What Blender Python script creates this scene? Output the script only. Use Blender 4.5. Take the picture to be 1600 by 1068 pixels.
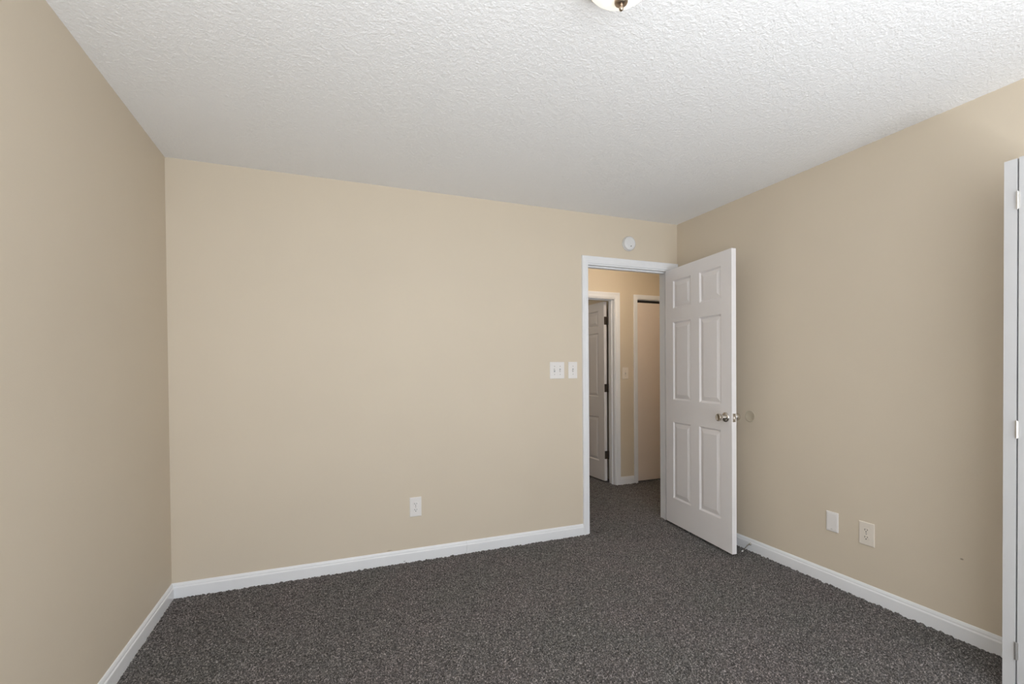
import bpy, bmesh, math, random
import numpy as np
from mathutils import Vector, Matrix

random.seed(4); rng = np.random.default_rng(7)
scene = bpy.context.scene
COL = scene.collection
for o in list(bpy.data.objects):
    bpy.data.objects.remove(o, do_unlink=True)

# ------------------------------------------------------------------ room measures (metres)
W, H = 3.519, 2.44          # bedroom width (x) and ceiling height; back wall is the plane y = 0
YR = -3.9                  # rear wall (behind the camera)
T = 0.115                   # partition thickness
HY = 1.205                  # far wall of the hall
DX0, DX1, DZ = 2.674, 3.434, 2.050   # bedroom doorway
SX0, SX1, SZ = 2.950, 3.713, 2.012   # doorway across the hall
CX0, CX1, CZ = 4.007, 4.770, 2.026   # closet opening in the hall
BY0, BY1, BZ = -3.35, -2.102, 2.055  # bedroom closet opening in the right wall
WX0, WX1, WZ0, WZ1 = 0.04, 3.1, 0.02, 2.25   # window in the rear wall

# ------------------------------------------------------------------ camera
F, CY = 731.37, 587.49
yaw, pitch, roll = 0.3746, -0.0117, -0.0083
cam = bpy.data.cameras.new('camera'); co = bpy.data.objects.new('camera', cam); COL.objects.link(co)
f = Vector((math.sin(yaw)*math.cos(pitch), math.cos(yaw)*math.cos(pitch), math.sin(pitch)))
r = Vector((math.cos(yaw), -math.sin(yaw), 0)); u = r.cross(f)
r2 = r*math.cos(roll)+u*math.sin(roll); u2 = -r*math.sin(roll)+u*math.cos(roll)
m = Matrix.Identity(4)
for i in range(3):
    m[i][0] = r2[i]; m[i][1] = u2[i]; m[i][2] = -f[i]
m[0][3], m[1][3], m[2][3] = 0.8230, -3.1075, 1.2467
co.matrix_world = m
cam.sensor_width = 36; cam.lens = F/1600*36; cam.shift_y = (CY-534)/1600
cam.clip_start = 0.02
scene.camera = co

# ------------------------------------------------------------------ world, daylight, exposure
world = bpy.data.worlds.new('World'); scene.world = world; world.use_nodes = True
world.node_tree.nodes['Background'].inputs[0].default_value = (0.85, 0.92, 1.0, 1)
world.node_tree.nodes['Background'].inputs[1].default_value = 1.0
scene.view_settings.view_transform = 'Standard'; scene.view_settings.look = 'None'
scene.view_settings.gamma = 1.0; scene.view_settings.use_curve_mapping = False
scene.view_settings.exposure = 0.14

def light(name, kind, loc, energy, color, rot=(0, 0, 0), size=None, radius=None, spread=None):
    l = bpy.data.lights.new(name, kind); l.energy = energy; l.color = color
    if size: l.shape = 'RECTANGLE'; l.size, l.size_y = size
    if radius is not None: l.shadow_soft_size = radius
    if spread: l.spread = math.radians(spread)
    o = bpy.data.objects.new(name, l); COL.objects.link(o); o.location = loc; o.rotation_euler = rot
    return o
# daylight entering through the rear window
light('window_daylight', 'AREA', ((WX0+WX1)/2, YR-T-0.06, (WZ0+WZ1)/2), 52, (0.93, 0.965, 1.0),
      (math.radians(90), 0, 0), (WX1-WX0, WZ1-WZ0))
# added fill lamp below the window, aimed up so the ceiling bounces light
light('ceiling_bounce_fill', 'AREA', (1.35, -4.52, -0.35), 52, (0.93, 0.965, 1.0),
      (math.radians(180-20), 0, 0), (2.7, 0.6), spread=90)
light('far_ceiling_fill', 'AREA', (1.0, -8.1, -1.5), 230, (0.93, 0.965, 1.0),
      (math.radians(180-35), 0, 0), (5, 4))  # second added fill, low and further out, to brighten the far ceiling
light('far_room_bulb', 'POINT', (2.5, 2.5, 2.1), 8, (1.0, 0.92, 0.82), radius=0.1)
LAMP = (1.632, -1.945)       # bedroom ceiling lamp
light('hall_bulb', 'POINT', (3.50, 0.30, 2.28), 10, (1.0, 0.85, 0.68), radius=0.07)

# ------------------------------------------------------------------ helpers
def tag(o, label=None, cat=None, group=None, kind=None):
    if label: o['label'] = label
    if cat: o['category'] = cat
    if group: o['group'] = group
    if kind: o['kind'] = kind
    return o

def link(name, bm, mat, parent=None, smooth=False):
    bmesh.ops.recalc_face_normals(bm, faces=bm.faces[:])
    me = bpy.data.meshes.new(name); bm.to_mesh(me); bm.free()
    me.materials.append(mat)
    if smooth:
        for p in me.polygons: p.use_smooth = True
        try: me.set_sharp_from_angle(angle=math.radians(38))
        except Exception: pass
    o = bpy.data.objects.new(name, me); COL.objects.link(o)
    if parent: o.parent = parent
    return o

def empty(name, loc, rz=0.0, rot=None):
    o = bpy.data.objects.new(name, None); COL.objects.link(o)
    o.location = loc; o.rotation_euler = rot if rot else (0, 0, rz); o.empty_display_size = 0.05
    return o

def box(bm, x0, x1, y0, y1, z0, z1, bev=0.0):
    vs = [bm.verts.new((x, y, z)) for x in (x0, x1) for y in (y0, y1) for z in (z0, z1)]
    fs = [(0, 1, 3, 2), (4, 6, 7, 5), (0, 4, 5, 1), (2, 3, 7, 6), (0, 2, 6, 4), (1, 5, 7, 3)]
    nf = [bm.faces.new([vs[i] for i in f_]) for f_ in fs]
    if bev > 0:
        es = list({e for f_ in nf for e in f_.edges})
        bmesh.ops.bevel(bm, geom=es, offset=bev, segments=2, profile=0.5, affect='EDGES')
    return vs

def lathe(bm, prof, axis='z', n=40, origin=(0, 0, 0)):
    """prof: (radius, height) pairs, revolved about the axis"""
    O = Vector(origin); rings = []
    def P(rad, h, a):
        c, s = rad*math.cos(a), rad*math.sin(a)
        return O + (Vector((c, s, h)) if axis == 'z' else Vector((c, h, s)) if axis == 'y' else Vector((h, c, s)))
    for rad, h in prof:
        if rad < 1e-6: rings.append([bm.verts.new(P(0, h, 0))])
        else: rings.append([bm.verts.new(P(rad, h, 2*math.pi*k/n)) for k in range(n)])
    for a, b in zip(rings, rings[1:]):
        for k in range(n):
            k2 = (k+1) % n
            if len(a) == 1 and len(b) == 1: continue
            if len(a) == 1: bm.faces.new((a[0], b[k], b[k2]))
            elif len(b) == 1: bm.faces.new((a[k], b[0], a[k2]))
            else: bm.faces.new((a[k], b[k], b[k2], a[k2]))

def tube(bm, pts, rad, n=8):
    pts = [Vector(p) for p in pts]; rings = []
    up = Vector((0, 0, 1))
    for i, p in enumerate(pts):
        t = (pts[min(i+1, len(pts)-1)]-pts[max(i-1, 0)]).normalized()
        a = t.cross(up)
        if a.length < 1e-4: a = Vector((1, 0, 0))
        a.normalize(); b = t.cross(a)
        rings.append([bm.verts.new(p+(a*math.cos(2*math.pi*k/n)+b*math.sin(2*math.pi*k/n))*rad) for k in range(n)])
    for A, B in zip(rings, rings[1:]):
        for k in range(n): bm.faces.new((A[k], B[k], B[(k+1) % n], A[(k+1) % n]))
    bm.faces.new(rings[0]); bm.faces.new(rings[-1])

def loft(bm, rows, close=False):
    R = [[bm.verts.new(p) for p in row] for row in rows]
    n = len(R[0])
    for A, B in zip(R, R[1:]):
        for k in range(n if close else n-1):
            k2 = (k+1) % n
            bm.faces.new((A[k], B[k], B[k2], A[k2]))
    if close:
        bm.faces.new(R[0]); bm.faces.new(R[-1])

# ------------------------------------------------------------------ materials
def S(c):   # 0-255 sRGB -> linear
    return tuple(((v/255)/12.92 if v/255 <= .04045 else ((v/255+.055)/1.055)**2.4) for v in c)+(1,)

def new_mat(name, col, rough=0.5, metal=0.0, spec=0.5):
    mt = bpy.data.materials.new(name); mt.use_nodes = True
    b = mt.node_tree.nodes['Principled BSDF']
    b.inputs['Base Color'].default_value = col; b.inputs['Roughness'].default_value = rough
    b.inputs['Metallic'].default_value = metal; b.inputs['Specular IOR Level'].default_value = spec
    return mt, mt.node_tree, b

def noise(nt, scale, detail=2, rough=0.5, coord='Object'):
    tc = nt.nodes.new('ShaderNodeTexCoord'); n = nt.nodes.new('ShaderNodeTexNoise')
    n.inputs['Scale'].default_value = scale; n.inputs['Detail'].default_value = detail
    n.inputs['Roughness'].default_value = rough
    nt.links.new(tc.outputs[coord], n.inputs['Vector']); return n

def ramp(nt, src, stops):
    r_ = nt.nodes.new('ShaderNodeValToRGB'); cr = r_.color_ramp
    while len(cr.elements) < len(stops): cr.elements.new(0.5)
    for e, (p, c) in zip(cr.elements, stops): e.position = p; e.color = c
    nt.links.new(src, r_.inputs[0]); return r_

def bump(nt, b, height, strength, dist):
    bp = nt.nodes.new('ShaderNodeBump'); bp.inputs['Strength'].default_value = strength
    bp.inputs['Distance'].default_value = dist
    nt.links.new(height, bp.inputs['Height']); nt.links.new(bp.outputs[0], b.inputs['Normal']); return bp

def scuffs(nt, b, base_socket, spots):
    """small marks with a shape of their own: (centre, radii, colour, strength)"""
    geo = nt.nodes.new('ShaderNodeNewGeometry'); cur = base_socket
    for c, rad, colr, k in spots:
        sub = nt.nodes.new('ShaderNodeVectorMath'); sub.operation = 'SUBTRACT'; sub.inputs[1].default_value = c
        div = nt.nodes.new('ShaderNodeVectorMath'); div.operation = 'DIVIDE'; div.inputs[1].default_value = rad
        ln = nt.nodes.new('ShaderNodeVectorMath'); ln.operation = 'LENGTH'
        mr = nt.nodes.new('ShaderNodeMapRange'); mr.inputs[1].default_value = 0.5; mr.inputs[2].default_value = 1.0
        mr.inputs[3].default_value = k; mr.inputs[4].default_value = 0.0
        nt.links.new(geo.outputs['Position'], sub.inputs[0]); nt.links.new(sub.outputs[0], div.inputs[0])
        nt.links.new(div.outputs[0], ln.inputs[0]); nt.links.new(ln.outputs['Value'], mr.inputs[0])
        mx = nt.nodes.new('ShaderNodeMix'); mx.data_type = 'RGBA'
        nt.links.new(mr.outputs[0], mx.inputs[0]); nt.links.new(cur, mx.inputs[6]); mx.inputs[7].default_value = colr
        cur = mx.outputs[2]
    nt.links.new(cur, b.inputs['Base Color'])

WALLC = (0.70, 0.612, 0.49)
def wall_paint(name, c, spots=()):
    mt, nt, b = new_mat(name, (*c, 1), 0.62, spec=0.3)
    n = noise(nt, 1.7, 2)
    rp = ramp(nt, n.outputs['Fac'], [(0.3, (*[v*0.985 for v in c], 1)), (0.7, (*[v*1.012 for v in c], 1))])
    if spots: scuffs(nt, b, rp.outputs[0], spots)
    else: nt.links.new(rp.outputs[0], b.inputs['Base Color'])
    n2 = noise(nt, 190, 2); bump(nt, b, n2.outputs['Fac'], 0.18, 0.0015)
    return mt
M_WALL = wall_paint('beige_wall_paint', WALLC, [
    ((3.519, -1.871, 0.366), (.01, .008, .005), (0.2, 0.16, 0.11, 1), .7),
    ((1.18, 0, 0.088), (.02, .01, .004), (0.3, 0.24, 0.17, 1), .5)])
M_HALLW = wall_paint('hall_wall_paint', (0.70, 0.61, 0.48))
M_REAR = wall_paint('rear_wall_paint', WALLC)

def ceiling_mat():
    mt, nt, b = new_mat('textured_white_ceiling', (0.93, 0.93, 0.935, 1), 0.85, spec=0.2)
    n1 = noise(nt, 150, 3, 0.62); n3 = noise(nt, 330, 2)
    v = nt.nodes.new('ShaderNodeTexVoronoi'); v.inputs['Scale'].default_value = 165
    tc = nt.nodes.new('ShaderNodeTexCoord'); nt.links.new(tc.outputs['Object'], v.inputs['Vector'])
    r1 = ramp(nt, n1.outputs['Fac'], [(0.38, (0, 0, 0, 1)), (0.66, (1, 1, 1, 1))])
    a = nt.nodes.new('ShaderNodeMath'); a.operation = 'MULTIPLY_ADD'; a.inputs[1].default_value = -0.7
    nt.links.new(v.outputs['Distance'], a.inputs[0]); nt.links.new(r1.outputs[0], a.inputs[2])
    a2 = nt.nodes.new('ShaderNodeMath'); a2.operation = 'MULTIPLY_ADD'; a2.inputs[1].default_value = 0.3
    nt.links.new(n3.outputs['Fac'], a2.inputs[0]); nt.links.new(a.outputs[0], a2.inputs[2])
    bump(nt, b, a2.outputs[0], 0.4, 0.003)
    return mt
M_CEIL = ceiling_mat()
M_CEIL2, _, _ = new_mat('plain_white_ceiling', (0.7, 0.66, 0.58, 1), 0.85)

def carpet_mat():
    mt, nt, b = new_mat('variegated_grey_carpet', (0.1, 0.1, 0.1, 1), 1.0, spec=0.05)
    n1 = noise(nt, 150, 3, 0.75); n2 = noise(nt, 2.2, 3)
    r1 = ramp(nt, n1.outputs['Fac'], [(0.36, (0.026, 0.024, 0.022, 1)), (0.47, (0.068, 0.063, 0.060, 1)),
                                     (0.56, (0.165, 0.153, 0.147, 1)), (0.66, (0.50, 0.46, 0.44, 1))])
    r2_ = ramp(nt, n2.outputs['Fac'], [(0.35, (0.95, 0.97, 0.95, 1)), (0.65, (1.05, 1.0, 1.01, 1))])
    mx = nt.nodes.new('ShaderNodeMix'); mx.data_type = 'RGBA'; mx.blend_type = 'MULTIPLY'; mx.inputs[0].default_value = 1
    nt.links.new(r1.outputs[0], mx.inputs[6]); nt.links.new(r2_.outputs[0], mx.inputs[7])
    nt.links.new(mx.outputs[2], b.inputs['Base Color'])
    b.inputs['Sheen Weight'].default_value = 0.15; b.inputs['Sheen Roughness'].default_value = 0.6
    n3 = noise(nt, 420, 2); bump(nt, b, n3.outputs['Fac'], 0.6, 0.003)
    return mt
M_CARPET = carpet_mat()

def white_paint(name, c, rough=0.35, spots=(), bscale=60, bstr=0.05):
    mt, nt, b = new_mat(name, (*c, 1), rough, spec=0.45)
    n = noise(nt, 6, 2)
    rp = ramp(nt, n.outputs['Fac'], [(0.3, (*[v*0.98 for v in c], 1)), (0.7, (*c, 1))])
    if spots: scuffs(nt, b, rp.outputs[0], spots)
    else: nt.links.new(rp.outputs[0], b.inputs['Base Color'])
    n2 = noise(nt, bscale, 2); bump(nt, b, n2.outputs['Fac'], bstr, 0.001)
    return mt
M_TRIM = white_paint('white_trim_paint', (0.88, 0.89, 0.91), 0.32, [
    ((1.274, -0.014, 0.008), (.009, .01, .003), (0.15, 0.13, 0.12, 1), .8)])
M_DOOR = white_paint('white_door_paint', (0.89, 0.865, 0.87), 0.38)
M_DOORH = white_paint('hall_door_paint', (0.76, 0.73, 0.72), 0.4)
M_SLAB = white_paint('pinkish_cream_door_paint', (0.84, 0.73, 0.64), 0.45)
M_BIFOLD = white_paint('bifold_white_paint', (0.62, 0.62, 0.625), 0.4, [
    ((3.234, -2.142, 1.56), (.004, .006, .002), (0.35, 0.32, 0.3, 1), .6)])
M_PLATE = white_paint('white_plastic_plate', (0.86, 0.83, 0.81), 0.3, bstr=0.0)
M_IVORY = white_paint('ivory_plastic_plate', (0.83, 0.76, 0.67), 0.3, bstr=0.0)
M_DET = white_paint('white_detector_plastic', (0.80, 0.80, 0.80), 0.35, bstr=0.0)
M_SLOT, _, _ = new_mat('dark_slot', (0.04, 0.03, 0.025, 1), 0.6)
M_SCREW, _, _ = new_mat('screw_metal', (0.42, 0.40, 0.37, 1), 0.4, 0.6)
M_GREY, _, _ = new_mat('grey_plastic', (0.42, 0.42, 0.42, 1), 0.5)
def metal(name, c, rough):
    mt, nt, b = new_mat(name, (*c, 1), rough, 1.0)
    n = noise(nt, 900, 2); bump(nt, b, n.outputs['Fac'], 0.03, 0.0005); return mt
M_NICKEL = metal('satin_nickel', (0.62, 0.59, 0.55), 0.22)
M_BRONZE, _nt, _b = new_mat('aged_bronze', (0.075, 0.058, 0.045, 1), 0.45, 0.5)
M_BRUSH = metal('brushed_bronze_nickel', (0.45, 0.36, 0.28), 0.3)
M_HINGEW = metal('painted_hinge_metal', (0.78, 0.77, 0.75), 0.35)
M_PATCH, _, _ = new_mat('painted_wall_disc', (0.60, 0.53, 0.41, 1), 0.42)
M_DARK, _, _ = new_mat('dark_void_paint', (0.05, 0.045, 0.04, 1), 0.9)
M_RUBBER, _, _ = new_mat('white_rubber_tip', (0.85, 0.85, 0.83, 1), 0.4)

def glass_shade_mat():
    mt, nt, b = new_mat('frosted_alabaster_glass', (0.93, 0.90, 0.84, 1), 0.3)
    b.inputs['Emission Color'].default_value = (1.0, 0.93, 0.78, 1); b.inputs['Emission Strength'].default_value = 0.6
    return mt
M_SHADE = glass_shade_mat()
def pane_mat():
    mt = bpy.data.materials.new('window_pane_glass'); mt.use_nodes = True; nt = mt.node_tree; nt.nodes.clear()
    o = nt.nodes.new('ShaderNodeOutputMaterial'); t = nt.nodes.new('ShaderNodeBsdfTransparent')
    g = nt.nodes.new('ShaderNodeBsdfGlossy'); g.inputs['Roughness'].default_value = 0.02
    mx = nt.nodes.new('ShaderNodeMixShader'); mx.inputs[0].default_value = 0.06
    nt.links.new(t.outputs[0], mx.inputs[1]); nt.links.new(g.outputs[0], mx.inputs[2]); nt.links.new(mx.outputs[0], o.inputs[0])
    return mt
M_PANE = pane_mat()

# ------------------------------------------------------------------ the shell
def wall_x(name, x0, x1, y0, y1, z1, openings, mat, label):
    """wall running along x with rectangular openings (xa, xb, za, zb)"""
    bm = bmesh.new(); xs = x0
    for a, b_, za, zb in sorted(openings):
        box(bm, xs, a, y0, y1, 0 if za <= 0 else 0, z1)
        if za > 0: box(bm, a, b_, y0, y1, 0, za)
        box(bm, a, b_, y0, y1, zb, z1); xs = b_
    box(bm, xs, x1, y0, y1, 0, z1)
    bmesh.ops.remove_doubles(bm, verts=bm.verts[:], dist=1e-5)
    return tag(link(name, bm, mat), label, 'wall', kind='structure')
J = 0.019   # jamb thickness
wall_x('wall_back', -T, W+T, 0, T, H, [(DX0-J, DX1+J, 0, DZ+J)], M_WALL, 'long beige wall with the white doorway at its right end')
wall_x('wall_hall', 1.5, 5.3, HY, HY+T, H, [(SX0-J, SX1+J, 0, SZ+J), (CX0, CX1, 0, CZ)], M_HALLW, 'beige hall wall seen through the doorway, behind two doors')
wall_x('wall_rear', -T, W+T, YR-T, YR, H, [(WX0, WX1, WZ0, WZ1)], M_REAR, 'beige wall behind the camera with the window')
bm = bmesh.new(); box(bm, -T, 0, YR, 0, 0, H)
tag(link('wall_left', bm, M_WALL), 'plain beige wall along the left edge of the photo', 'wall', kind='structure')
bm = bmesh.new()
box(bm, W, W+T, BY1, 0, 0, H); box(bm, W, W+T, BY0, BY1, BZ, H); box(bm, W, W+T, YR, BY0, 0, H)
bmesh.ops.remove_doubles(bm, verts=bm.verts[:], dist=1e-5)
tag(link('wall_right', bm, M_WALL), 'beige wall on the right behind the open white door', 'wall', kind='structure')
# closet behind the bifold doors
bm = bmesh.new(); X2 = W+T+0.6
box(bm, X2, X2+.05, -3.55, -1.95, 0, H); box(bm, W+T, X2, -1.95, -1.9, 0, H); box(bm, W+T, X2, -3.6, -3.55, 0, H)
tag(link('wall_closet', bm, M_REAR), 'beige inside of the closet behind the bifold door', 'wall', kind='structure')
# hall ends, the far room and the inside of the hall closet
bm = bmesh.new()
box(bm, 1.4, 1.5, T, HY+T, 0, H); box(bm, 5.2, 5.3, T, HY, 0, H); box(bm, W+T, 5.3, 0, T, 0, H)
tag(link('wall_hall_ends', bm, M_HALLW), 'beige end walls closing the hall', 'wall', kind='structure')
bm = bmesh.new()
box(bm, 1.7, 1.8, HY+T, 3.6, 0, H); box(bm, 3.80, 3.86, HY+T, 3.6, 0, H); box(bm, 1.7, 3.86, 3.6, 3.7, 0, H)
tag(link('wall_far_room', bm, M_HALLW), 'dim walls of the room beyond the hall doorway', 'wall', kind='structure')
bm = bmesh.new()
box(bm, 3.87, 5.0, HY+T+.5, HY+T+.55, 0, H)
tag(link('wall_hall_closet', bm, M_DARK), 'dark back of the hall closet', 'wall', kind='structure')
bm = bmesh.new(); box(bm, -T, X2+.05, YR-T, 0, H+.004, H+.06)
tag(link('ceiling_slab', bm, M_CEIL), 'plasterboard above the textured ceiling', 'ceiling', kind='structure')
bm = bmesh.new(); box(bm, 1.4, 5.3, T, 3.7, H, H+.06)
tag(link('ceiling_hall', bm, M_CEIL2), 'ceiling of the hall and the room beyond', 'ceiling', kind='structure')

def blur(a, n=1):
    for _ in range(n):
        b = a.copy()
        b[1:-1, 1:-1] = (a[1:-1, 1:-1]*4+(a[:-2, 1:-1]+a[2:, 1:-1]+a[1:-1, :-2]+a[1:-1, 2:])*2+a[:-2, :-2]+a[2:, 2:]+a[:-2, 2:]+a[2:, :-2])/16
        a = b
    return a

def heightfield(name, X, Y, Z, mat, flip=False):
    nx, ny = X.shape
    co_ = np.stack([X, Y, Z], -1).reshape(-1, 3).astype(np.float32)
    i, j = np.meshgrid(np.arange(nx-1), np.arange(ny-1), indexing='ij'); a = (i*ny+j).ravel()
    q = np.stack([a, a+ny, a+ny+1, a+1] if not flip else [a, a+1, a+ny+1, a+ny], -1).astype(np.int32)
    me = bpy.data.meshes.new(name); me.vertices.add(len(co_)); me.vertices.foreach_set('co', co_.ravel())
    me.loops.add(q.size); me.loops.foreach_set('vertex_index', q.ravel())
    me.polygons.add(len(q)); me.polygons.foreach_set('loop_start', np.arange(0, q.size, 4, dtype=np.int32))
    me.polygons.foreach_set('loop_total', np.full(len(q), 4, dtype=np.int32))
    me.update(calc_edges=True); me.polygons.foreach_set('use_smooth', np.ones(len(q), dtype=bool))
    me.materials.append(mat)
    o = bpy.data.objects.new(name, me); COL.objects.link(o)
    return o

# sprayed texture of the ceiling, real relief (its ragged edge shows where it meets the walls)
st = 0.0038
X, Y = np.meshgrid(np.arange(-.004, W+.008, st), np.arange(YR, .006, st), indexing='ij')
z1 = blur(rng.random(X.shape), 1); z1 = (z1-z1.mean())/z1.std()
z2 = blur(rng.random(X.shape), 3); z2 = (z2-z2.mean())/z2.std()
hgt = np.clip(z1*.85+z2*.22, -1.0, 2.6)
tag(heightfield('ceiling', X, Y, H-.0006-.00050*(hgt+1.0), M_CEIL, True), 'white textured ceiling of the bedroom', 'ceiling', kind='structure')

# carpet: one real pile surface, height field of twisted tufts
def carpet(name, x0, x1, y0, y1, step, label, amp=0.0085, cut=None):
    nx = int((x1-x0)/step)+1; ny = int((y1-y0)/step)+1
    X, Y = np.meshgrid(np.linspace(x0, x1, nx), np.linspace(y0, y1, ny), indexing='ij')
    z = rng.random((nx, ny)); z2 = z.copy()
    z2[1:-1, 1:-1] = (z[1:-1, 1:-1]*5+z[:-2, 1:-1]+z[2:, 1:-1]+z[1:-1, :-2]+z[1:-1, 2:])/9
    z2 = (z2-0.5)*2.2
    Z = z2*amp-0.004
    X = X+(rng.random(X.shape)-.5)*step*.5; Y = Y+(rng.random(X.shape)-.5)*step*.5
    o = heightfield(name, X, Y, Z, M_CARPET)
    return tag(o, label, 'carpet floor', kind='structure')
carpet('floor', 0, W, YR, 0.0, 0.0055, 'dark grey speckled carpet floor of the bedroom')
carpet('floor_hall', 1.5, 5.2, 0.0, 3.6, 0.009, 'dark grey carpet of the hall beyond the doorway')
bm = bmesh.new(); box(bm, -T, X2+.05, YR-T, 0, -.06, -.012); box(bm, 1.4, 5.3, 0, 3.7, -.06, -.012)
tag(link('floor_slab', bm, M_DARK), 'floor slab beneath the carpet', 'floor', kind='structure')

# ------------------------------------------------------------------ baseboards
BB = [(0, 0), (.0125, 0), (.0125, .052), (.0118, .056), (.0085, .060), (.0078, .068), (.0055, .074), (.0030, .079), (0, .080)]
def base_run(bm, a, b_, nrm):
    """profile from point a to point b_ along a wall, nrm is the direction into the room"""
    loft(bm, [[(p[0]+nrm[0]*t, p[1]+nrm[1]*t, z-.012 if z == 0 else z) for t, z in BB] for p in (a, b_)], close=True)
bm = bmesh.new(); base_run(bm, (0.0, 0), (1.6955, 0), (0, -1)); base_run(bm, (1.6968, 0), (2.6185, 0), (0, -1))
tag(link('baseboard_back', bm, M_TRIM), 'white baseboard with a butt joint under the long beige wall', 'baseboard', kind='structure')
bm = bmesh.new(); base_run(bm, (0, YR), (0, -.0), (1, 0))
tag(link('baseboard_left', bm, M_TRIM), 'white baseboard along the left wall', 'baseboard', kind='structure')
bm = bmesh.new(); base_run(bm, (W, BY1+.060), (W, -.016), (-1, 0))
tag(link('baseboard_right', bm, M_TRIM), 'white baseboard along the right wall', 'baseboard', kind='structure')
bm = bmesh.new(); base_run(bm, (3.774, HY), (3.955, HY), (0, -1))
tag(link('baseboard_hall', bm, M_TRIM), 'short white baseboard between the two hall doors', 'baseboard', kind='structure')
bm = bmesh.new(); base_run(bm, (0, YR), (W, YR), (0, 1))
tag(link('baseboard_rear', bm, M_TRIM), 'white baseboard under the rear window', 'baseboard', kind='structure')

# ------------------------------------------------------------------ door casings
CAS = [(0.0, 0.0), (0.0, .008), (.003, .0095), (.012, .0105), (.020, .0118), (.026, .0108), (.040, .0135), (.050, .0155), (.055, .0150), (.057, .012), (.057, 0.0)]
def casing(bm, x0, x1, zt, y, ny, width=.057, rscale=1.0, prof=CAS):
    """mitred three-sided casing round x0..x1, top zt; ny = sign of the direction it stands out of the wall"""
    k = width/.057; rows = []
    for path in range(4):
        row = []
        for s, t in prof:
            s *= k
            row.append({0: (x0-s, y+ny*t, -.008), 1: (x0-s, y+ny*t, zt+s), 2: (x1+s*rscale, y+ny*t, zt+s), 3: (x1+s*rscale, y+ny*t, -.008)}[path])
        rows.append(row)
    loft(bm, rows, close=True)

def frame(name, x0, x1, zt, ystart, yend, front_y, front_n, stop_y, label, width=.057, rscale=1.0, mat=M_TRIM, back=None):
    root = empty(name, ((x0+x1)/2, front_y, 0)); tag(root, label, 'door frame', kind='structure')
    inv = Vector((-(x0+x1)/2, -front_y, 0))
    def fin(n, bm):
        bmesh.ops.translate(bm, verts=bm.verts[:], vec=inv); return link(n, bm, mat, root)
    bm = bmesh.new(); casing(bm, x0-.005, x1+.005, zt+.010, front_y, front_n, width, rscale); fin('casing', bm)
    if back is not None:
        bm = bmesh.new(); casing(bm, x0-.005, x1+.005, zt+.010, back, -front_n, width, 1.0 if rscale == 1 else rscale); fin('casing', bm)
    bm = bmesh.new()
    box(bm, x0-J, x0, ystart, yend, -.008, zt+J); box(bm, x1, x1+J, ystart, yend, -.008, zt+J); box(bm, x0, x1, ystart, yend, zt, zt+J)
    fin('jamb', bm)
    if stop_y:
        a, b_ = stop_y; d = .011; bm = bmesh.new()
        box(bm, x0, x0+d, a, b_, -.008, zt, .001); box(bm, x1-d, x1, a, b_, -.008, zt, .001); box(bm, x0+d, x1-d, a, b_, zt-d, zt, .001)
        fin('door_stop_strip', bm)
    return root
rs = (W-.0015-(DX1+.005))/.057
frame('trim_1', DX0, DX1, DZ, 0, T, 0, -1, (.037, .072), 'white casing round the bedroom doorway', .0535, rs*.057/.0535, back=T)
frame('trim_2', SX0, SX1, SZ, HY, HY+T, HY, -1, (HY+.042, HY+.077), 'white casing round the doorway across the hall', .0595, 1.0, back=HY+T)
# closet trim in the hall
root = empty('trim_3', (CX0, HY, 0)); tag(root, 'narrow white trim round the hall closet opening', 'door frame', kind='structure')
bm = bmesh.new(); P3 = [(0, 0), (0, .010), (.004, .012), (.043, .014), (.047, .012), (.047, 0)]
casing(bm, CX0, CX1, CZ, HY, -1, .057, 1.0, P3)
bmesh.ops.translate(bm, verts=bm.verts[:], vec=(-CX0, -HY, 0)); link('casing', bm, M_TRIM, root)
bm = bmesh.new()
box(bm, -.0, .004, 0, T, -.008, CZ); box(bm, CX1-CX0-.004, CX1-CX0, 0, T, -.008, CZ); box(bm, .004, CX1-CX0-.004, 0, T, CZ-.006, CZ)
link('jamb', bm, M_TRIM, root)
bm = bmesh.new(); box(bm, .004, CX1-CX0-.004, .055, .085, CZ-.034, CZ-.006); link('door_track', bm, M_DARK, root)
# bedroom closet opening trim (right wall)
root = empty('trim_4', (W, BY1, 0)); tag(root, 'white trim round the bedroom closet opening', 'door frame', kind='structure')
bm = bmesh.new()
box(bm, -.012, 0, .002, .058, -.008, BZ+.055, .002); box(bm, -.012, 0, BY0-BY1-.058, BY0-BY1-.002, -.008, BZ+.055, .002)
box(bm, -.012, 0, BY0-BY1-.002, .002, BZ+.001, BZ+.055, .002); link('casing', bm, M_TRIM, root)
bm = bmesh.new(); box(bm, .02, .05, BY0-BY1+.01, -.01, BZ-.022, BZ); link('bifold_track', bm, M_HINGEW, root)

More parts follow.
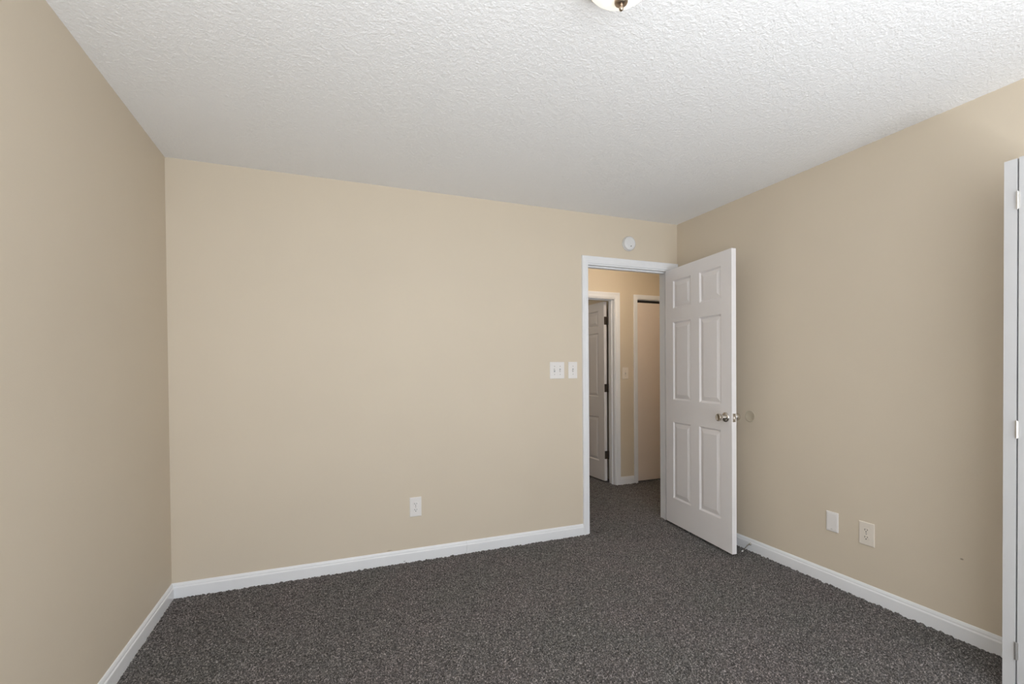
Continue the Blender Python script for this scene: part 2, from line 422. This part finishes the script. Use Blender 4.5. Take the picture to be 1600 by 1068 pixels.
# ------------------------------------------------------------------ moulded six-panel door slab
def panel_slab(bm, w, h, th, panels, z0=0.0, groove=.0095, field=.0015, bw=.024):
    """slab from x=0..w, y=-th..0, z=z0..h with sunk moulded panels on both faces.  panels: (xa, xb, za, zb)"""
    xs = sorted({0.0, w, *[p[0] for p in panels], *[p[1] for p in panels]})
    zs = sorted({z0, h, *[p[2] for p in panels], *[p[3] for p in panels]})
    def inside(x, z): return any(a < x < b_ and c < z < d for a, b_, c, d in panels)
    for side in (0, 1):
        y = 0.0 if side == 0 else -th; s = -1 if side == 0 else 1   # s: inwards direction
        for i in range(len(xs)-1):
            for j in range(len(zs)-1):
                if inside((xs[i]+xs[i+1])/2, (zs[j]+zs[j+1])/2): continue
                bm.faces.new([bm.verts.new((x, y, z)) for x, z in ((xs[i], zs[j]), (xs[i+1], zs[j]), (xs[i+1], zs[j+1]), (xs[i], zs[j+1]))])
        for a, b_, c, d in panels:
            prof = [(0, 0), (.002, groove*.2), (.010, groove*.92), (.013, groove), (.016, groove*.92), (bw+.016, field+.0008), (bw+.020, field)]
            rows = [[(a+o_, y+s*e, c+o_), (b_-o_, y+s*e, c+o_), (b_-o_, y+s*e, d-o_), (a+o_, y+s*e, d-o_)] for o_, e in prof]
            R = [[bm.verts.new(p) for p in row] for row in rows]
            for A, B in zip(R, R[1:]):
                for k in range(4): bm.faces.new((A[k], A[(k+1) % 4], B[(k+1) % 4], B[k]))
            bm.faces.new(R[-1])
    for p in (((0, 0), (0, -th)), ((w, 0), (w, -th))):
        bm.faces.new([bm.verts.new(v) for v in ((p[0][0], p[0][1], z0), (p[1][0], p[1][1], z0), (p[1][0], p[1][1], h), (p[0][0], p[0][1], h))])
    for z in (z0, h):
        bm.faces.new([bm.verts.new(v) for v in ((0, 0, z), (w, 0, z), (w, -th, z), (0, -th, z))])
    bmesh.ops.remove_doubles(bm, verts=bm.verts[:], dist=1e-5)
    es = [e for e in bm.edges if len(e.link_faces) == 2 and abs(e.link_faces[0].normal.dot(e.link_faces[1].normal)) < 0.1
          and all((abs(v.co.y) < 1e-5 or abs(v.co.y+th) < 1e-5) for v in e.verts)]
    bmesh.ops.bevel(bm, geom=es, offset=.0012, segments=1, affect='EDGES')

SIX = [(.105, .327, 1.730, 1.950), (.428, .655, 1.730, 1.950), (.103, .327, 1.006, 1.622), (.425, .655, 1.006, 1.622),
       (.100, .322, .218, .830), (.421, .650, .218, .830)]

def knob_set(parent, x, z, th, mat):
    """rose + knob on both faces of a slab whose faces are y=0 and y=-th"""
    for s, y in ((1, 0.0), (-1, -th)):
        bm = bmesh.new()
        lathe(bm, [(0, 0), (.0325, 0), (.0335, s*.002), (.0325, s*.005), (.028, s*.009), (.016, s*.0115), (0, s*.0115)], 'y', 40)
        rose = link('knob_rose', bm, mat, parent, True); rose.location = (x, y, z)
        bm = bmesh.new()
        lathe(bm, [(0, s*.010), (.0175, s*.010), (.0168, s*.018), (.0175, s*.026), (.0198, s*.033), (.0225, s*.040), (.0248, s*.048),
                   (.0258, s*.058), (.0240, s*.0625), (.0205, s*.0640), (.0170, s*.0628), (0, s*.0625)], 'y', 40)
        link('door_knob', bm, mat, rose, True)
    bm = bmesh.new(); box(bm, 0, .0015, -.0125, .0125, -.028, .028, .0006)
    lp = link('latch_plate', bm, mat, parent)
    bm = bmesh.new(); box(bm, .0012, .010, -.007, .007, -.009, .009, .002); link('latch_bolt', bm, mat, lp)
    bm = bmesh.new()
    for zz in (-.021, .021): lathe(bm, [(0, .0012), (.0036, .0012), (.0034, .0022), (0, .0022)], 'x', 12, (0, 0, zz))
    link('screw', bm, M_BRONZE, lp)
    return lp

def hinge(parent, loc, mat, pin_r=.006, h=.089, leaf_a=None, leaf_b=None):
    """pin with two flat leaves; leaf boxes given as (x0,x1,y0,y1) relative to the pin"""
    bm = bmesh.new(); lathe(bm, [(0, -h/2-.004), (.004, -h/2-.004), (pin_r, -h/2), (pin_r, h/2), (.004, h/2+.004), (0, h/2+.004)], 'z', 14)
    o = link('hinge', bm, mat, parent, True); o.location = loc
    for lf in (leaf_a, leaf_b):
        if lf:
            bm = bmesh.new(); box(bm, *lf, -h/2, h/2, .0008)
            for zz in (-.03, 0, .03):
                xm, ym = (lf[0]+lf[1])/2, (lf[2]+lf[3])/2
                if abs(lf[1]-lf[0]) < abs(lf[3]-lf[2]): lathe(bm, [(0, lf[0]-.0012-xm), (.0035, lf[0]-.0006-xm), (.004, lf[1]-xm), (0, lf[1]-xm)], 'x', 10, (xm, ym, zz))
                else: lathe(bm, [(0, lf[2]-.0012-ym), (.0035, lf[2]-.0006-ym), (.004, lf[3]-ym), (0, lf[3]-ym)], 'y', 10, (xm, ym, zz))
            link('hinge_leaf', bm, mat, o)
    return o

# bedroom door, swung open into the room.  Local x runs from hinge to latch; face y=0 looks at the hall side / camera
th = .035; ang = math.radians(180+83.6)
d = bpy.data.objects
bm = bmesh.new(); panel_slab(bm, .757, 2.045, th, [(p[0], p[1], p[2], p[3]) for p in SIX], z0=.014)
# local +y must point to the camera side (-x world): rotate by ang about z -> local x -> (-.11,-.99), local y -> (.99,-.11); so flip y
for v in bm.verts: v.co.y = -v.co.y-th
bmesh.ops.reverse_faces(bm, faces=bm.faces[:])
door1 = link('door_1', bm, M_DOOR); door1.location = (3.395, -.004, 0); door1.rotation_euler = (0, 0, ang)
# after the flip the slab spans y = -th..0 again; the face seen by the camera is y = -th ... shift so that it sits at y = 0..th
for v in door1.data.vertices: v.co.y += th
tag(door1, 'white six-panel door standing open into the bedroom with a nickel knob', 'door', kind='structure')
lp = knob_set(door1, .699, .922, -th, M_NICKEL)   # faces y=0 and y=+th
for ch in door1.children:
    if ch.name.startswith('latch_plate'): ch.location = (.757, th/2, .922)
# roses were built for outward s=+1 at y=0: swap the two sides so that both stand outwards
for ch in door1.children:
    if ch.name.startswith('knob_rose'): ch.location.y = th if abs(ch.location.y) < 1e-6 else 0.0
for zz in (.23, 1.03, 1.83):
    hinge(door1, (-.004, th+.004, zz), M_NICKEL, leaf_a=(.0, .0035, -.034, -.004))

# door across the hall, swung away from the hall
bm = bmesh.new(); HP = [(p[0], p[1], p[2]*.985+.004, p[3]*.985-.012) for p in SIX]
HP = [(.112, .33, 1.735, 1.912), (.43, .65, 1.735, 1.912), (.112, .33, .945, 1.665), (.43, .65, .945, 1.665), (.112, .33, .222, .718), (.43, .65, .222, .718)]
panel_slab(bm, .755, 2.003, th, HP, z0=.014)
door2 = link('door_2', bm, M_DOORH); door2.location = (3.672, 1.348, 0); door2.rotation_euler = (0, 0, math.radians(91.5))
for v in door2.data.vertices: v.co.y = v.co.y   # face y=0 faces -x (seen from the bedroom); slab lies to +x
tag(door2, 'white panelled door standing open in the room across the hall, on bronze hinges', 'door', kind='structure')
for zz in (.302, 1.046, 1.793):
    hinge(door2, (-.014, -.043, zz), M_BRONZE, .0075, leaf_a=(.0115, .0145, .006, .040), leaf_b=(-.034, -.004, -.0035, .0))
    # pin stands in the gap between the leaf edge and the jamb
knob = knob_set(door2, .695, .93, th, M_NICKEL); knob.location = (.755, -th/2, .93)

# hall closet slab door
root = empty('door_3', (CX0, HY, 0)); tag(root, 'flat cream closet door in the hall, left half hidden by the bedroom door frame', 'door', kind='structure')
root['label'] = 'flat cream closet door in the hall seen beside the open bedroom door'
bm = bmesh.new(); box(bm, .004, CX1-CX0-.006, .012, .046, .010, 1.990, .0015); link('panel', bm, M_SLAB, root)
bm = bmesh.new(); lathe(bm, [(0, 0), (.008, 0), (.008, -.012), (.016, -.018), (.017, -.026), (.010, -.030), (0, -.031)], 'y', 20)
k3 = link('closet_knob', bm, M_NICKEL, root, True); k3.location = (.68, .012, .95)

# ------------------------------------------------------------------ bifold closet door, folded into the room at the right edge
BX = 3.230; BT = .0365; PW = W-.004+.030-BX
root = empty('door_4', (BX, -2.128, 0)); tag(root, 'folded white bifold closet door standing at the right edge', 'door', kind='structure')
def bifold_panel(y0, ztop):
    bm = bmesh.new()
    panel_slab(bm, PW, ztop, BT, [(.07, PW-.07, 1.14, 1.93), (.07, PW-.07, .20, 1.00)], z0=.016)
    bmesh.ops.translate(bm, verts=bm.verts[:], vec=(0, y0, 0))
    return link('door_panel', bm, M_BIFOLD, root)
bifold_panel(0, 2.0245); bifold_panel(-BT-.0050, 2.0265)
yg = -BT-.0025
for zz in (1.868, 1.0105, .1735):
    bm = bmesh.new()
    for k in range(5):
        z_ = -.032+k*.0128
        lathe(bm, [(0, z_), (.0036, z_), (.0036, z_+.0122), (0, z_+.0122)], 'z', 12)
    lathe(bm, [(0, -.034), (.0022, -.034), (.0022, .034), (0, .034)], 'z', 8)
    hg = link('hinge', bm, M_HINGEW, root, True); hg.location = (-.0032, yg, zz)
    bm = bmesh.new(); box(bm, .0020, .0031, -.006, -.001, -.032, .032); box(bm, .0020, .0031, .001, .006, -.032, .032)
    link('hinge_leaf', bm, M_HINGEW, hg)

# ------------------------------------------------------------------ wall plates
def plate_box(bm, w, h, t=.0055, bev=.003):
    """rounded plate in the xz plane, back at y=0, front at y=-t"""
    a, b_ = w/2, h/2; prof = [(0, 0), (0, -t*.45), (bev*.5, -t*.85), (bev*1.3, -t)]
    rows = [[(-a+o_, y, -b_+o_), (a-o_, y, -b_+o_), (a-o_, y, b_-o_), (-a+o_, y, b_-o_)] for o_, y in prof]
    loft(bm, rows, close=True)

def wall_empty(name, loc, facing, label, cat, group=None):
    rz = {'back': 0, 'right': -math.pi/2, 'hall': 0}[facing]
    o = empty(name, loc, rz); tag(o, label, cat, group); return o

def screws(parent, pts, mat):
    for x, z in pts:
        bm = bmesh.new(); lathe(bm, [(0, -.0008), (.0033, -.0008), (.0028, .0006), (0, .0006)], 'y', 14)
        o = link('screw', bm, mat, parent); o.location = (x, -.0055, z)

def switch_plate(loc, w, h, gangs, label, group, facing='back', mat=None, ups=None, cat='light switch'):
    mat = mat or M_PLATE
    r_ = wall_empty('light_switch', loc, facing, label, cat, group)
    bm = bmesh.new(); plate_box(bm, w, h); link('wall_plate', bm, mat, r_)
    for g in range(gangs):
        x = (g-(gangs-1)/2)*.046
        bm = bmesh.new(); box(bm, x-.0055, x+.0055, -.0060, -.0050, -.0125, .0125)
        link('switch_slot', bm, M_GREY, r_)
        bm = bmesh.new(); up = 1 if not ups else ups[g]
        box(bm, -.0045, .0045, -.0125, 0, -.0055, .0055, .0012)
        t = link('toggle', bm, mat, r_); t.location = (x, -.0045, 0.001*up); t.rotation_euler = (math.radians(24*-up), 0, 0)
        screws(r_, [(x, .030), (x, -.030)], M_SCREW)
    return r_
switch_plate((2.4035, 0, 1.247), .119, .124, 2, 'white double switch plate left of the single one beside the doorway', None, ups=(1, -1))
switch_plate((2.535, 0, 1.2475), .075, .124, 1, 'white single switch plate right of the double one beside the doorway', None, ups=(-1,))
sw3 = switch_plate((3.850, HY, 1.210), .078, .128, 1, 'small cream light switch on the hall wall between two doors', None, mat=M_IVORY, ups=(1,))

def outlet(loc, w, h, facing, label, mat):
    r_ = wall_empty('power_outlet', loc, facing, label, 'power outlet', None)
    bm = bmesh.new(); plate_box(bm, w, h); link('wall_plate', bm, mat, r_)
    for s in (1, -1):
        bm = bmesh.new(); n = 28; ring = []
        for k in range(n):
            a = 2*math.pi*k/n; ring.append((.0172*math.cos(a), max(-.0135, min(.0135, .0172*math.sin(a)))))
        loft(bm, [[(x, -.0050, z) for x, z in ring], [(x, -.0072, z) for x, z in ring], [(x*.95, -.0078, z*.95) for x, z in ring]], close=True)
        rc = link('receptacle', bm, mat, r_); rc.location = (0, 0, s*.0195)
        bm = bmesh.new()
        box(bm, -.0077, -.0052, -.0084, -.0070, -.0012, .0075); box(bm, .0052, .0077, -.0084, -.0070, .0000, .0068)
        lathe(bm, [(0, -.0084), (.0028, -.0084), (.0028, -.0070), (0, -.0070)], 'y', 14, (0, 0, -.0075))
        link('socket_slots', bm, M_SLOT, rc)
    screws(r_, [(0, 0)], M_SCREW)
    return r_
outlet((1.3515, 0, .3535), .077, .127, 'back', 'power outlet low on the long beige wall above the baseboard', M_PLATE)
outlet((W, -1.465, .352), .078, .124, 'right', 'cream power outlet on the right wall, right of the blank plate', M_IVORY)
bl = wall_empty('blank_wall_plate', (W, -1.280, .363), 'right', 'blank white wall plate on the right wall, left of the outlet', 'wall plate')
bm = bmesh.new(); plate_box(bm, .068, .113); link('wall_plate', bm, M_PLATE, bl)
bm = bmesh.new(); plate_box(bm, .054, .097, .0018, .002)
pc = link('cover_insert', bm, M_PLATE, bl); pc.location = (0, -.0052, 0)
bm = bmesh.new(); box(bm, -.006, .004, -.0078, -.0066, -.0425, -.0405); link('release_slot', bm, M_SCREW, bl)

# round painted disc on the right wall where the knob would strike
bm = bmesh.new(); lathe(bm, [(0, .001), (.040, .001), (.0400, -.0022), (.0385, -.0036), (.0355, -.0040), (.034, -.0033), (0, -.0033)], 'x', 48)
wb = link('knob_bumper', bm, M_PATCH, None, True); wb.location = (W, -.7165, .921)
tag(wb, 'round beige-painted bumper disc on the right wall beside the door knob', 'door bumper')

# smoke detector
sm = wall_empty('smoke_detector', (3.037, 0, 2.237), 'back', 'round white smoke detector on the wall above the doorway', 'smoke detector')
bm = bmesh.new(); lathe(bm, [(0, 0), (.055, 0), (.0565, -.003), (.0565, -.010), (.054, -.012), (0, -.012)], 'y', 48); link('base', bm, M_DET, sm, True)
bm = bmesh.new(); lathe(bm, [(0, -.012), (.0535, -.012), (.0535, -.022), (.0525, -.026), (.048, -.031), (.038, -.0340), (.0365, -.0330), (.035, -.0343), (0, -.0350)], 'y', 48); cv = link('cover', bm, M_DET, sm, True)
bm = bmesh.new(); lathe(bm, [(0, -.034), (.011, -.034), (.0105, -.0372), (0, -.0376)], 'y', 28); tb = link('test_button', bm, M_DET, sm, True); tb.location = (.002, 0, .008)
bm = bmesh.new(); lathe(bm, [(0, -.034), (.0042, -.034), (.0038, -.0362), (0, -.0366)], 'y', 16); ld = link('indicator', bm, M_SLOT, sm, True); ld.location = (.004, 0, -.024)
bm = bmesh.new()
for k in range(36):
    a = 2*math.pi*k/36
    vs = box(bm, -.0010, .0010, -.0245, -.0150, .0528, .0542)
    bmesh.ops.rotate(bm, verts=vs, cent=(0, 0, 0), matrix=Matrix.Rotation(a, 3, 'Y'))
link('vent_ribs', bm, M_GREY, sm)

# ------------------------------------------------------------------ ceiling lamp
cl = empty('ceiling_lamp', (LAMP[0], LAMP[1], H)); tag(cl, 'round frosted glass ceiling lamp with a bronze finial at the top edge', 'ceiling lamp')
bm = bmesh.new(); lathe(bm, [(0, 0), (.118, 0), (.123, -.006), (.122, -.018), (.117, -.024), (.108, -.024), (.105, -.010), (0, -.010)], 'z', 64); link('ceiling_pan', bm, M_BRUSH, cl, True)
bm = bmesh.new(); prof = []
for k in range(0, 19):
    a = math.pi/2*k/18; prof.append((.112*math.cos(a) if k < 18 else 0, -.022-.092*math.sin(a)))
lathe(bm, prof, 'z', 64); sh = link('glass_shade', bm, M_SHADE, cl, True)
sol = sh.modifiers.new('t', 'SOLIDIFY'); sol.thickness = .004; sol.offset = -1
bm = bmesh.new()
lathe(bm, [(0, -0.1100), (.0175, -0.1110), (.0195, -0.1150), (.0195, -0.1220), (.0175, -0.1265), (.0120, -0.1295), (.0060, -0.1310), (.0050, -0.1335),
           (.0062, -0.1355), (.0068, -0.1395), (.0060, -0.1435), (.0035, -0.1465), (0, -0.1475)], 'z', 32)
link('finial', bm, M_BRUSH, cl, True)

# hall ceiling lamp (out of view above the doorway)
hl = empty('hall_ceiling_lamp', (3.50, .30, H)); tag(hl, 'small glass ceiling lamp lighting the hall', 'ceiling lamp')
bm = bmesh.new(); lathe(bm, [(0, 0), (.09, 0), (.09, -.02), (0, -.02)], 'z', 32); link('ceiling_pan', bm, M_BRUSH, hl, True)
bm = bmesh.new(); lathe(bm, [(.082, -.02), (.088, -.035), (.080, -.055), (.055, -.070), (0, -.075)], 'z', 32); link('glass_shade', bm, M_SHADE, hl, True)

# ------------------------------------------------------------------ bent spring doorstop on the right baseboard
ds = empty('doorstop', (W-.0125, -.728, .046)); tag(ds, 'small bent metal spring doorstop on the right baseboard by the open door', 'doorstop')
bm = bmesh.new(); lathe(bm, [(0, .001), (.0085, 0), (.0085, -.0035), (.006, -.008), (.003, -.0095), (0, -.0095)], 'x', 24); link('base', bm, M_NICKEL, ds, True)
path = []; N = 120; L = .072
def cl_pt(t):   # drooping centre line
    return Vector((-.006-L*t*.93, -.002*t, .003*math.sin(math.pi*min(1, t*1.6))-.034*t**1.35))
for i in range(N*6):
    t = i/(N*6-1); p_ = cl_pt(t); q_ = cl_pt(min(1, t+.01))-cl_pt(max(0, t-.01)); q_.normalize()
    a_ = q_.cross(Vector((0, 1, 0))).normalized(); b2 = q_.cross(a_); w_ = 2*math.pi*26*t
    path.append(p_+(a_*math.cos(w_)+b2*math.sin(w_))*.0031)
bm = bmesh.new(); tube(bm, path, .0008, 5); link('spring', bm, M_NICKEL, ds, True)
bm = bmesh.new(); lathe(bm, [(0, .003), (.0040, .003), (.0052, -.002), (.0052, -.007), (.004, -.0095), (0, -.010)], 'x', 20)
tp = link('rubber_tip', bm, M_RUBBER, ds, True); tp.location = cl_pt(1.0); tp.rotation_euler = (0, math.radians(-30), 0)

# ------------------------------------------------------------------ rear window (source of the daylight)
wn = empty('window_1', ((WX0+WX1)/2, YR, WZ0)); tag(wn, 'white framed window behind the camera', 'window', kind='structure')
w2, hh = (WX1-WX0)/2, WZ1-WZ0
bm = bmesh.new()
box(bm, -w2, -w2+.04, -T, 0, 0, hh); box(bm, w2-.04, w2, -T, 0, 0, hh); box(bm, -w2+.04, w2-.04, -T, 0, 0, .04); box(bm, -w2+.04, w2-.04, -T, 0, hh-.04, hh)
box(bm, -w2+.04, w2-.04, -T+.02, -T+.05, hh/2-.02, hh/2+.02); box(bm, -.02, .02, -T+.02, -T+.05, .04, hh/2-.02); box(bm, -.02, .02, -T+.02, -T+.05, hh/2+.02, hh-.04)
link('window_frame', bm, M_TRIM, wn)
bm = bmesh.new(); box(bm, -w2+.04, w2-.04, -T+.033, -T+.037, .04, hh-.04); link('window_pane', bm, M_PANE, wn)
bm = bmesh.new(); box(bm, -w2-.06, w2+.06, 0, .03, -.03, 0, .004); link('window_sill', bm, M_TRIM, wn)
